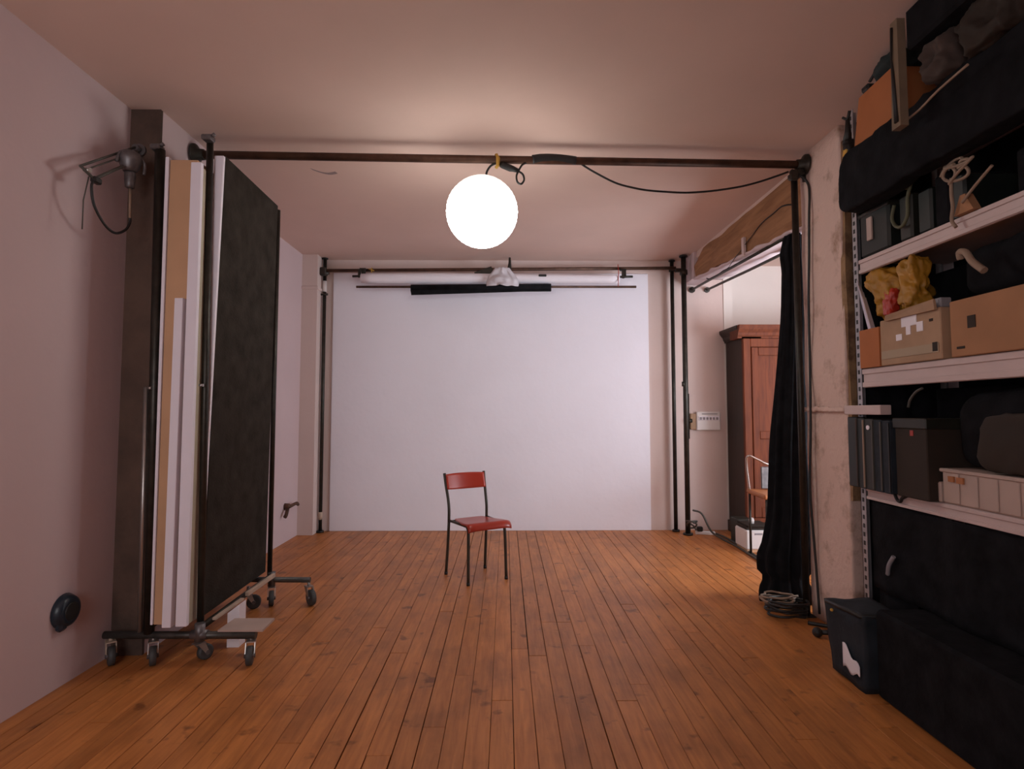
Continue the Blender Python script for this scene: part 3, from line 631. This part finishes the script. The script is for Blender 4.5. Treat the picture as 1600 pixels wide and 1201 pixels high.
# ================================================================== curtain rods and black drape
t = part('curtain_rod', MB().tube([(2.095,6.395,2.668),(2.045,5.2,2.605),(2.02,3.90,2.548)],0.013,12).cyl((2.096,6.398,2.668),(2.093,6.37,2.666),0.034), M['darktube']); setp(t, 'thin dark curtain rod nearest the timber lintel', 'curtain rod')
t = part('curtain_rod', MB().tube([(2.265,6.39,2.668),(2.24,5.2,2.60),(2.22,3.80,2.535)],0.013,12).cyl((2.266,6.398,2.668),(2.264,6.37,2.667),0.03), M['greycable']); setp(t, 'second curtain rod, parallel to and beyond the first under the lintel', 'curtain rod')
cz = [(0.0,1.935,.165,.11),(.05,1.93,.165,.12),(.10,1.925,.155,.12),(.17,1.925,.125,.10),(.22,1.92,.16,.12),(.32,1.925,.165,.12),(.40,1.935,.145,.11),(.60,1.955,.125,.10),(1.05,1.97,.11,.09),(1.5,1.995,.09,.085),(1.94,2.02,.07,.08),(2.3,2.03,.062,.075),(2.42,2.025,.070,.075),(2.50,2.03,.055,.07),(2.545,2.035,.05,.07)]
def cur_ring(z):
    for i in range(len(cz)-1):
        if cz[i][0] <= z <= cz[i+1][0]:
            t_ = (z-cz[i][0])/(cz[i+1][0]-cz[i][0]); a, b = cz[i], cz[i+1]
            q = [a[j]*(1-t_)+b[j]*t_ for j in range(4)]; break
    n = 84; out = []
    for k in range(n):
        th = 2*PI*k/n
        f = 1 + 0.13*math.sin(9*th+0.5*math.sin(z*1.7)) + 0.06*math.sin(17*th+z*2.0) + 0.05*noise.noise(Vector((th*2, z*3, 1)))
        out.append((q[1]+q[2]*f*math.cos(th), 4.0+q[3]*f*math.sin(th), z+(0.004 if z < .01 else 0)))
    return out
t = root('black_drape', (1.95, 4.0, 0), 'long black drape gathered and hanging from the rod beside the right pillar', 'curtain')
part('cloth', MB().loft([cur_ring(i*2.545/70) for i in range(71)]), M['blackcloth'], t)
part('ring', MB().tube([(2.03+.024*math.cos(a*PI/6),4.02,2.553+.024*math.sin(a*PI/6)) for a in range(13)],0.004,6), M['darktube'], t)
part('cord', MB().tube(spline([(2.05,3.86,2.50),(2.04,3.87,1.8),(2.05,3.865,1.0),(2.06,3.86,.3)]),0.005,6), M['olive'], t)
# cable coil at the drape's foot
rr = random.Random(5)
def coil(cx, cy, r, n, z0, jit, rad, k=16):
    pts = []
    for i in range(n*k):
        a = 2*PI*i/k; q = r*(1+rr.uniform(-jit, jit)*0.5)
        pts.append((cx+q*math.cos(a)*1.15+rr.uniform(-.002,.002), cy+q*math.sin(a), z0+rad+rr.uniform(0, .012)+i*0.0012))
    return MB().tube(spline(pts, 2), rad, 7)
t = part('cable_coil', coil(1.80,3.73,.105,5,0,0.25,0.008), M['black']); setp(t, 'coiled black cable on the floor at the foot of the drape', 'cable')
t = part('cable_coil', coil(1.775,3.80,.085,3,.045,0.5,0.007), M['cable_beige']); setp(t, 'loose beige cable loops lying on the coiled black cable', 'cable')
t = part('cable_tail', MB().tube(spline([(1.85,3.58,.012),(1.95,3.50,.012),(1.93,3.36,.012),(1.86,3.28,.012),(1.80,3.22,.014),(1.72,3.06,.014)]),0.011,8), M['black']); setp(t, 'thick black cable running from the coil towards the navy bag', 'cable')
t = part('floor_clamp', MB().sphere((1.80,3.38,.030),.028,14,10).cyl((1.81,3.38,.03),(1.93,3.37,.03),.014).box(1.88,1.96,3.34,3.40,.002,.06,0.01), M['black']); setp(t, 'small black clamp lying on the floor in front of the pillar', 'clamp')

# ================================================================== shelving on the right
t = root('metal_shelving', (2.1, 2.2, 0), 'cream metal shelving unit with perforated posts along the right wall', 'shelving')
for z, th in ((2.112, .078), (1.527, .100), (.905, .062), (2.63, .05)):
    mb = MB().box(1.915, 2.38, 0.55, 3.03, z-.018, z)
    b = part('shelf', mb, M['shelf'], t)
    # folded front lip with two ribs
    lip = MB().box(1.900,1.915,0.55,3.03,z-th,z,0.003)
    lip.box(1.893,1.900,0.55,3.03,z-th*0.30,z-th*0.04,0.002).box(1.893,1.900,0.55,3.03,z-th*0.98,z-th*0.72,0.002)
    part('front_lip', lip, M['shelf'], b)
for yy in (3.035, 0.50):
    for x_ in (1.893, 2.345):
        pm = MB()
        pm.box(x_, x_+.004, yy, yy+.042, 0.0005, 2.95); pm.box(x_, x_+.042, yy+.038, yy+.042, 0.0005, 2.95)
        p = part('post', pm, M['post'], t)
        if yy > 3 and x_ < 2:
            hs = MB(); z = .06
            while z < 2.92:
                hs.box(x_-.001, x_, yy+.013, yy+.029, z, z+.022); z += .045
            part('slots', hs, M['black'], p, kind='stuff')
def thing(name, mb, m, label, cat, **k): return setp(part(name, mb, m, **k), label, cat)
def lumpy(x0, x1, y0, y1, z0, z1, amp, sc_, seed, cuts=8, power=3.0, ridge=0):
    """soft sack-like body that keeps its flat base"""
    b = MB().box(x0,x1,y0,y1,z0,z1); bmesh.ops.subdivide_edges(b.bm, edges=b.bm.edges[:], cuts=cuts, use_grid_fill=True)
    c = Vector(((x0+x1)/2,(y0+y1)/2,(z0+z1)/2)); h = Vector(((x1-x0)/2,(y1-y0)/2,(z1-z0)/2))
    for v in b.bm.verts:
        q = Vector(((v.co.x-c.x)/h.x,(v.co.y-c.y)/h.y,(v.co.z-c.z)/h.z))
        n = (abs(q.x)**power+abs(q.y)**power+abs(q.z)**power)**(1/power)
        m_ = max(abs(q.x),abs(q.y),abs(q.z)); f = 1.0/n*m_ if n else 1
        f = f*0.75+0.25*(1/n if n > 1 else 1)
        p = Vector((c.x+q.x*h.x*f, c.y+q.y*h.y*f, c.z+q.z*h.z*f))
        p += noise.noise_vector(p*sc_+Vector((seed,0,seed)))*amp
        if ridge:
            for fq, am in ((sc_*1.6, ridge), (sc_*3.3, ridge*.45)):
                p += (p-c).normalized()*(0.35-abs(noise.noise(p*fq+Vector((seed,3,1))))*2.2)*am
        p.z = max(p.z, z0+0.0006)
        v.co = p
    for f_ in b.bm.faces: f_.smooth = True
    return b
# --- above the top shelf
t = root('cardboard_box', (1.99, 2.71, 2.6306), 'plain orange-brown cardboard box on the topmost shelf just under the ceiling', 'box')
part('body', MB().hexa([(1.79,2.545,2.632),(2.20,2.56,2.632),(2.20,2.88,2.632),(1.80,2.885,2.632),(1.79,2.555,2.895),(2.20,2.56,2.895),(2.20,2.87,2.90),(1.80,2.83,2.895)]), M['orangeboard'], t)
part('tape', MB().box(1.86,1.92,2.57,2.82,2.8955,2.8975), M['kraft'], t)
thing('black_duffel', lumpy(1.765,1.878,1.75,3.00,2.335,2.645,.016,6,2,30,9,.010), M['blackcloth'], 'long black duffel bag hanging along the shelf front below the orange-brown box', 'bag')
thing('teal_umbrella_cloth', lumpy(1.77,2.0,2.52,2.73,2.898,2.985,.012,8,5,18,3,.012), M['teal'], 'dark teal cloth bundle squeezed on top of the cardboard box', 'cloth')
thing('black_clip', MB().box(1.79,1.84,2.745,2.80,2.895,2.93,0.01).tube([(1.80,2.74,2.93),(1.80,2.66,2.965)],.008,8), M['black'], 'small black clip on the far corner of the cardboard box', 'clip')
t = root('spring_clamp', (1.80, 2.93, 2.66), 'black spring clamp with ochre pad gripping the shelf edge near the pillar', 'clamp')
part('jaw', MB().tube([(1.785,2.905,2.82),(1.79,2.915,2.76),(1.79,2.925,2.70)],[.010,.016,.024],10).tube([(1.785,2.905,2.82),(1.785,2.885,2.86)],.008,8).tube([(1.785,2.905,2.82),(1.775,2.93,2.845)],.007,8), M['black'], t)
part('handle', MB().tube([(1.795,2.925,2.72),(1.80,2.93,2.66),(1.80,2.93,2.63)],[.028,.024,.018],12), M['black'], t)
part('pad', MB().box(1.775,1.80,2.915,2.945,2.635,2.675,0.005,rot=(0.3,0,0)), M['yellow'], t)
thing('pale_batten', MB().hexa([(1.655,2.33,2.50),(1.69,2.33,2.50),(1.69,2.385,2.50),(1.655,2.385,2.50),(1.655,2.33,2.965),(1.69,2.33,2.965),(1.69,2.372,2.965),(1.655,2.372,2.965)]), M['batten'], 'pale wooden batten upright in front of the orange-brown box', 'batten')
thing('dark_strap', MB().tube([(1.652,2.36,2.94),(1.650,2.365,2.80),(1.653,2.36,2.70),(1.652,2.35,2.52)],[.006,.004,.008,.010],8), M['black'], 'thin dark strap hanging down the pale batten', 'strap')
thing('black_case', MB().box(1.68,2.15,1.70,2.32,2.81,2.985,0.012), M['blackcloth'], 'black case wedged under the ceiling above the grey rags', 'case')
thing('grey_rag', lumpy(1.70,2.05,2.13,2.31,2.635,2.81,.02,7,1,20,6,.025), M['rag'], 'pinkish grey cloth bundle beside the pale batten', 'cloth')
thing('grey_rag', lumpy(1.72,2.05,1.85,2.12,2.635,2.81,.02,7,3,20,6,.025), M['brownbox'], 'darker brownish cloth bundle under the black case, right of the pinkish one', 'cloth')
thing('diagonal_rope', MB().tube(spline([(1.72,2.42,2.55),(1.71,2.30,2.545),(1.70,2.18,2.56),(1.70,2.03,2.575)]),.005,8), M['cable_beige'], 'pale cord stretched diagonally over the black duffel', 'cord')
# --- on the shelf at 2.11
t = root('dark_plastic_crate', (2.0, 2.9, 2.113), 'dark green plastic crate at the far end of the shelf under the duffel', 'crate')
part('body', MB().box(1.90,2.25,2.79,3.02,2.1135,2.36,0.012), M['darkgreen'], t)
part('rim', MB().box(1.893,2.257,2.783,3.027,2.33,2.352,0.006), M['olive'], t)
part('tag', MB().box(1.888,1.899,2.905,2.945,2.19,2.31,0.002), M['crate'], t, label='pale tag on the end of the crate')
for k, (y_, h_) in enumerate(((2.72,.22),(2.60,.20),(2.50,.23),(2.42,.19),(2.10,.17))):
    thing('dark_case', MB().box(1.905+.004*k,2.22,y_-.085,y_,2.1135,2.1135+h_,0.010), (M['olive'],M['darkgreen'],M['blackcloth'],M['darkgreen'],M['blackcloth'])[k], ('olive black case with looped cord hanging on it, right of the green crate','dark green case second right of the crate, on the upper shelf','soft black case in the middle of the upper shelf','dark green flat case left of the beige cord tangle','low black case right of the beige cord tangle on the upper shelf')[k], 'case')
thing('olive_cord_loop', MB().tube(spline([(1.885,2.72,2.30),(1.882,2.735,2.24),(1.88,2.705,2.19),(1.88,2.66,2.18),(1.88,2.625,2.22),(1.88,2.62,2.30),(1.885,2.60,2.36)],5),.008,8).tube([(1.885,2.625,2.34),(1.885,2.61,2.385)],.018,8), mat('olive_cord', (0.10,0.10,0.055), 0.7), 'olive cord loop hanging in front of the dark cases', 'cord')
pts = [(1.85+.006*math.sin(a), 2.285+.055*math.cos(a*.8)+.035*math.cos(a*2.1), 2.295+.028*math.sin(a*.8)+.022*math.sin(a*1.7)) for a in [i*.5 for i in range(34)]]
t = root('beige_cord_tangle', (1.85, 2.3, 2.10), 'tangled beige cord with a tail hanging over the upper shelf edge', 'cord')
part('tangle', MB().tube(spline(pts,3),.0065,7), M['cable_beige'], t)
part('tail', MB().tube(spline([(1.855,2.325,2.27),(1.855,2.328,2.20),(1.86,2.33,2.15),(1.865,2.345,2.10),(1.87,2.33,2.065)]),.007,7).tube(spline([(1.86,2.28,2.15),(1.86,2.22,2.19),(1.86,2.13,2.24)]),.006,7), M['cable_beige'], t)
thing('wooden_wedge', MB().prism([(2.345,2.114),(2.245,2.114),(2.285,2.19),(2.31,2.19)],'X',1.875,1.91), M['cardboard'], 'small brown wooden wedge under the beige cord', 'wedge')
# --- on the shelf at 1.53
t = root('cardboard_box', (2.05, 2.66, 1.5276), 'cardboard box with torn white labels and an orange end, middle shelf beside the post', 'box')
part('body', MB().box(1.885,2.22,2.455,2.86,1.5285,1.755,0.004), M['cardboard2'], t)
part('end_flap', MB().hexa([(1.880,2.862,1.5285),(2.20,2.862,1.5285),(2.20,3.025,1.5285),(1.883,3.025,1.5285),(1.880,2.862,1.728),(2.20,2.862,1.728),(2.20,3.025,1.728),(1.883,3.025,1.728)]), M['orangeboard'], t, label='orange-brown end of the box')
part('lid_flap', MB().hexa([(1.870,2.47,1.745),(1.884,2.47,1.745),(1.884,2.80,1.745),(1.870,2.80,1.745),(1.86,2.46,1.79),(1.868,2.46,1.79),(1.868,2.78,1.77),(1.86,2.78,1.77)]), M['cardboard2'], t)
for k, (a, b, c, d) in enumerate(((2.60,2.70,1.70,1.75),(2.64,2.67,1.66,1.70),(2.56,2.60,1.665,1.71),(2.70,2.74,1.64,1.67))):
    part('torn_label', MB().box(1.8825,1.885,a,b,c,d), M['paper'], t)
part('tape_band', MB().box(1.8820,1.885,2.47,2.85,1.56,1.60), mat('faded_tape', (0.40,0.30,0.20), 0.6), t)
part('printed_mark', MB().box(1.8815,1.882,2.475,2.505,1.565,1.605), M['brownbox'], t)
part('printed_mark', MB().box(1.8822,1.885,2.50,2.52,1.70,1.712), M['brownbox'], t)
t = root('cardboard_box', (2.05, 2.2, 1.5276), 'reddish cardboard box at the right frame edge on the middle shelf', 'box')
part('body', MB().box(1.885,2.22,1.95,2.405,1.5285,1.765,0.004), M['cardboard'], t)
part('printed_mark', MB().box(1.8825,1.885,2.27,2.31,1.64,1.69), M['brownbox'], t)
part('printed_mark', MB().box(1.8825,1.885,2.33,2.37,1.56,1.57), M['brownbox'], t)
def bagf(u, v):
    a = 2*PI*u; z_ = 1.757+0.27*v; r_ = 0.60+0.55*math.sin(min(1.0, v*1.1)*PI*.75)
    n = noise.noise(Vector((math.cos(a)*3.2, math.sin(a)*3.2, v*4))) + .5*abs(noise.noise(Vector((math.cos(a)*7, math.sin(a)*7, v*3))))-.15
    return (1.985+.105*r_*math.cos(a)*(1+.6*n), 2.82+.125*r_*math.sin(a)*(1+.6*n)+0.04*v, z_+.06*noise.noise(Vector((math.cos(a)*3,math.sin(a)*3,v*2)))*v)
t = root('yellow_plastic_bag', (1.99, 2.8, 1.757), 'crumpled yellow plastic bag stuffed above the box on the middle shelf', 'bag')
yb = lumpy(1.875,2.10,2.70,2.97,1.757,2.03,.024,8,3,26,4,.024)
for v in yb.bm.verts:
    k_ = (v.co.z-1.757)/.27; v.co.y = 2.80+(v.co.y-2.80)*(0.55+0.50*k_)+0.04*k_
part('sheet', yb, M['bagyellow'], t)
part('red_print', lumpy(1.866,1.92,2.735,2.82,1.765,1.90,.010,14,2,14,4,.010), M['bagred'], t, label='red patch on the bag')
thing('yellow_bag_twist', lumpy(1.875,1.975,2.60,2.72,1.76,2.03,.020,10,6,22,5,.022), M['bagyellow'], 'twisted yellow bag end right of the red patch, above the box', 'bag')
thing('small_grey_box', MB().box(1.90,1.95,2.47,2.52,1.757,1.80,0.004).box(1.897,1.90,2.48,2.51,1.766,1.79), M['greyprint'], 'small grey box standing on the cardboard box lid', 'box')
for k in range(6):
    a = .055*k; b = MB().hexa([(1.862+.012*k,2.900+.022*k,1.729),(1.866+.012*k,2.900+.022*k,1.729),(1.905+.010*k,2.925+.022*k,1.729),(1.901+.010*k,2.925+.022*k,1.729),
        (1.858+.010*k,2.955+.030*k,1.90+.035*k),(1.862+.010*k,2.955+.030*k,1.90+.035*k),(1.90+.008*k,2.985+.030*k,1.90+.035*k),(1.896+.008*k,2.985+.030*k,1.90+.035*k)])
    thing('foam_sheet', b, M['foam'], 'narrow white foam sheet in the fan leaning beside the perforated post', 'foam sheet')
    C.objects[-1]['group'] = 'white foam sheets fanned beside the post'
    C.objects[-1]['label'] = 'narrow white foam sheet leaning beside the perforated post, ' + ('rightmost of the fan','second from the right in the fan','third from the right in the fan','third from the left in the fan','second from the left in the fan','leftmost of the fan')[k]
t = root('beige_roll', (1.9, 2.26, 1.77), 'beige curled strap end hanging at the right, below the upper shelf', 'strap')
part('strap', MB().tube(spline([(1.88,2.325,1.93),(1.87,2.315,1.955),(1.87,2.285,1.945),(1.87,2.255,1.90),(1.87,2.20,1.85)]),.014,8), M['cable_beige'], t)
thing('shade_filler_sack', lumpy(1.97,2.34,1.5,2.50,1.769,2.02,.02,7,9,9,4), M['blackcloth'], 'added black sack for the shade behind the cardboard boxes, middle shelf', 'bag')  # black filler added so the shelf back stays in shade
thing('shade_filler_box', MB().box(2.24,2.37,2.52,3.0,1.5285,2.02,0.01), M['blackcloth'], 'added black box for the shade behind the yellow bag, middle shelf', 'bin')  # added to blacken the shaded wall behind the middle shelf
# --- on the shelf at 0.905
t = root('binder_row', (1.99, 2.95, .906), 'row of dark green binders squeezed at the far end of the lower shelf', 'binders') if False else None
by = 3.085
for k in range(5):
    wd = (.088,.058,.072,.064,.060)[k]; b = root('ring_binder', (1.97, by-wd/2, .906), ('leftmost dark green ring binder on the lower shelf, nearest the pillar','second dark binder from the pillar, pale strip on its left edge','middle dark binder of the five, small white dot near the top','fourth dark binder from the pillar, speckled spine','rightmost speckled dark binder, beside the dark brown carton')[k], 'binder', 'binders on the lower shelf')
    part('cover', MB().box(1.838,2.12 if k else 1.889,by-wd+.003,by-.001,.9065,1.272-.004*k,0.004), (M['darkgreen'],M['darkgreen'],M['olive'],M['navy'],M['navy'])[k], b)
    part('spine_edge', MB().box(1.833,1.838,by-wd+.003,by-wd+.012,.915,1.262-.004*k), (M['rag'],M['cable_beige'],M['greycable'],M['greycable'],M['black'])[k], b)
    if k == 2: part('finger_ring', MB().cyl((1.8375,by-.035,1.22),(1.832,by-.035,1.22),.012,12), M['paper'], b)
    by -= wd
thing('pink_plank', MB().box(1.832,1.889,2.80,3.10,1.285,1.333,0.003), M['shelf'], 'pinkish plank laid across the tops of the dark binders', 'plank')
t = root('brown_carton', (1.98, 2.64, .906), 'dark brown carton beside the binders on the lower shelf', 'carton')
part('body', MB().box(1.850,2.12,2.52,2.725,.9065,1.262,0.004), M['brownbox'], t)
part('lid', MB().box(1.843,2.127,2.513,2.732,1.222,1.270,0.004), M['olive'], t)
part('red_mark', MB().box(1.8475,1.85,2.60,2.62,1.19,1.215), M['bagred'], t)
t = root('cream_tool_crate', (2.0, 2.3, .906), 'cream plastic crate with two orange stickers on the lower shelf', 'crate')
part('body', MB().box(1.895,2.22,1.95,2.50,.9065,1.052,0.008), M['crate'], t)
part('rim', MB().box(1.888,2.228,1.943,2.507,1.040,1.056,0.004), M['crate'], t)
part('step', MB().box(1.893,2.0,2.508,2.555,.9065,.995,0.006), M['crate'], t)
for k in range(5): part('rib', MB().box(1.889,1.895,2.02+.095*k,2.032+.095*k,.915,1.038,0.002), M['crate'], t)
part('sticker', MB().box(1.8865,1.8945,2.425,2.455,1.003,1.026), M['orangeseat'], t); part('sticker', MB().box(1.8865,1.8945,2.375,2.41,1.000,1.026), M['orangeseat'], t)
thing('black_camera_bag', lumpy(1.935,2.20,1.7,2.50,1.057,1.40,.020,7,12,10,4), M['blackcloth'], 'black soft bag slumped on the cream crate, lower shelf', 'bag')
thing('grey_rag', lumpy(1.89,1.925,1.95,2.30,1.058,1.29,.012,6,8,16,5,.012), M['brownbox'], 'dim brownish rag hanging over the black bag at the right edge above the cream crate', 'cloth')
thing('hanging_hook', MB().tube(spline([(1.885,2.80,.915),(1.882,2.79,.905),(1.882,2.775,.88),(1.884,2.755,.872),(1.884,2.74,.89),(1.886,2.70,.91)]),.008,8), M['black'], 'small black hook hanging over the lower shelf lip', 'hook')
thing('pale_curl', MB().tube(spline([(1.87,2.56,1.405),(1.87,2.60,1.39),(1.87,2.64,1.355),(1.87,2.655,1.32)]),.006,7), M['greycable'], 'thin grey curl of wire above the dark brown carton', 'wire')
thing('shade_backing_panel', MB().box(2.26,2.37,1.7,3.0,.9065,1.42,0.006), M['blackcloth'], 'added black panel for the shade at the back of the lower shelf', 'board')  # backing added; its black stands for shade on the wall
# --- under the lowest shelf
thing('back_shade_sheet', MB().grid(lambda u, v: (2.393+.003*math.sin(u*40), .55+2.46*u, .02+2.9*v), 60, 6), M['blackcloth'], 'added black sheet for the shade at the back of the shelving', 'cloth', solid=0.003)  # shade behind the shelves made as a black sheet
thing('end_shade_sheet', MB().grid(lambda u, v: (1.945+.44*u, 3.115+.008*math.sin(u*22), .02+2.9*v), 24, 6), M['blackcloth'], 'added black sheet for the shade at the far end of the shelving beside the pillar', 'cloth', solid=0.003)  # sheet added to darken the gap between post and pillar
thing('black_flight_case', MB().box(1.70,2.36,1.42,2.69,.0006,.395,0.014), M['blackcloth'], 'big black flight case on the floor in front of the shelving', 'case')
thing('black_cloth_sheet', MB().grid(lambda u, v: (1.905+.012*math.sin(u*26)+.01*noise.noise(Vector((u*9, v*4, 0))), 1.2+u*1.82, .40+.438*v), 70, 12), M['blackcloth'], 'black cloth sheet hanging under the lower shelf behind the flight case', 'cloth', solid=0.004)
thing('black_cloth_sheet', MB().grid(lambda u, v: (1.925+.010*math.sin(u*8), 2.72+u*.29, .015+.385*v), 20, 8), M['blackcloth'], 'short black cloth piece behind the navy bag beside the post', 'cloth', solid=0.004)
thing('crumpled_film', MB().tube(spline([(1.88,2.86,.50),(1.875,2.84,.55),(1.88,2.81,.60)]),[.010]*17,6), M['greyprint'], 'thin grey crumpled strip on the black cloth, right of the post', 'strip')
t = root('navy_bag', (1.74, 2.84, 0), 'dark navy nylon bag with a torn white patch on the floor below the post', 'bag')
nb = MB().hexa([(1.66,2.71,.0),(1.86,2.71,.0),(1.86,2.95,.0),(1.645,2.95,.02),(1.66,2.71,.352),(1.86,2.71,.352),(1.86,2.97,.352),(1.62,2.97,.352)])
bmesh.ops.subdivide_edges(nb.bm, edges=nb.bm.edges[:], cuts=8, use_grid_fill=True)
for v in nb.bm.verts:
    v.co += noise.noise_vector(v.co*9)*.010; v.co.z = max(v.co.z, .0006)
for f in nb.bm.faces: f.smooth = True
part('body', nb, M['navy'], t)
part('zip_rim', MB().tube([(1.625,2.96,.345),(1.65,2.72,.348),(1.85,2.705,.348)],.010,8), M['black'], t)
part('snap', MB().sphere((1.625,2.91,.315),.008,10,8), M['yellow'], t)
part('white_patch', MB().grid(lambda u, v: (1.640-.002, 2.845-.13*u, .07+.115*v*(1-u*.62)+.012*math.sin(u*9)+.0*u), 10, 6), M['paper'], t, label='torn white patch', solid=0.004)
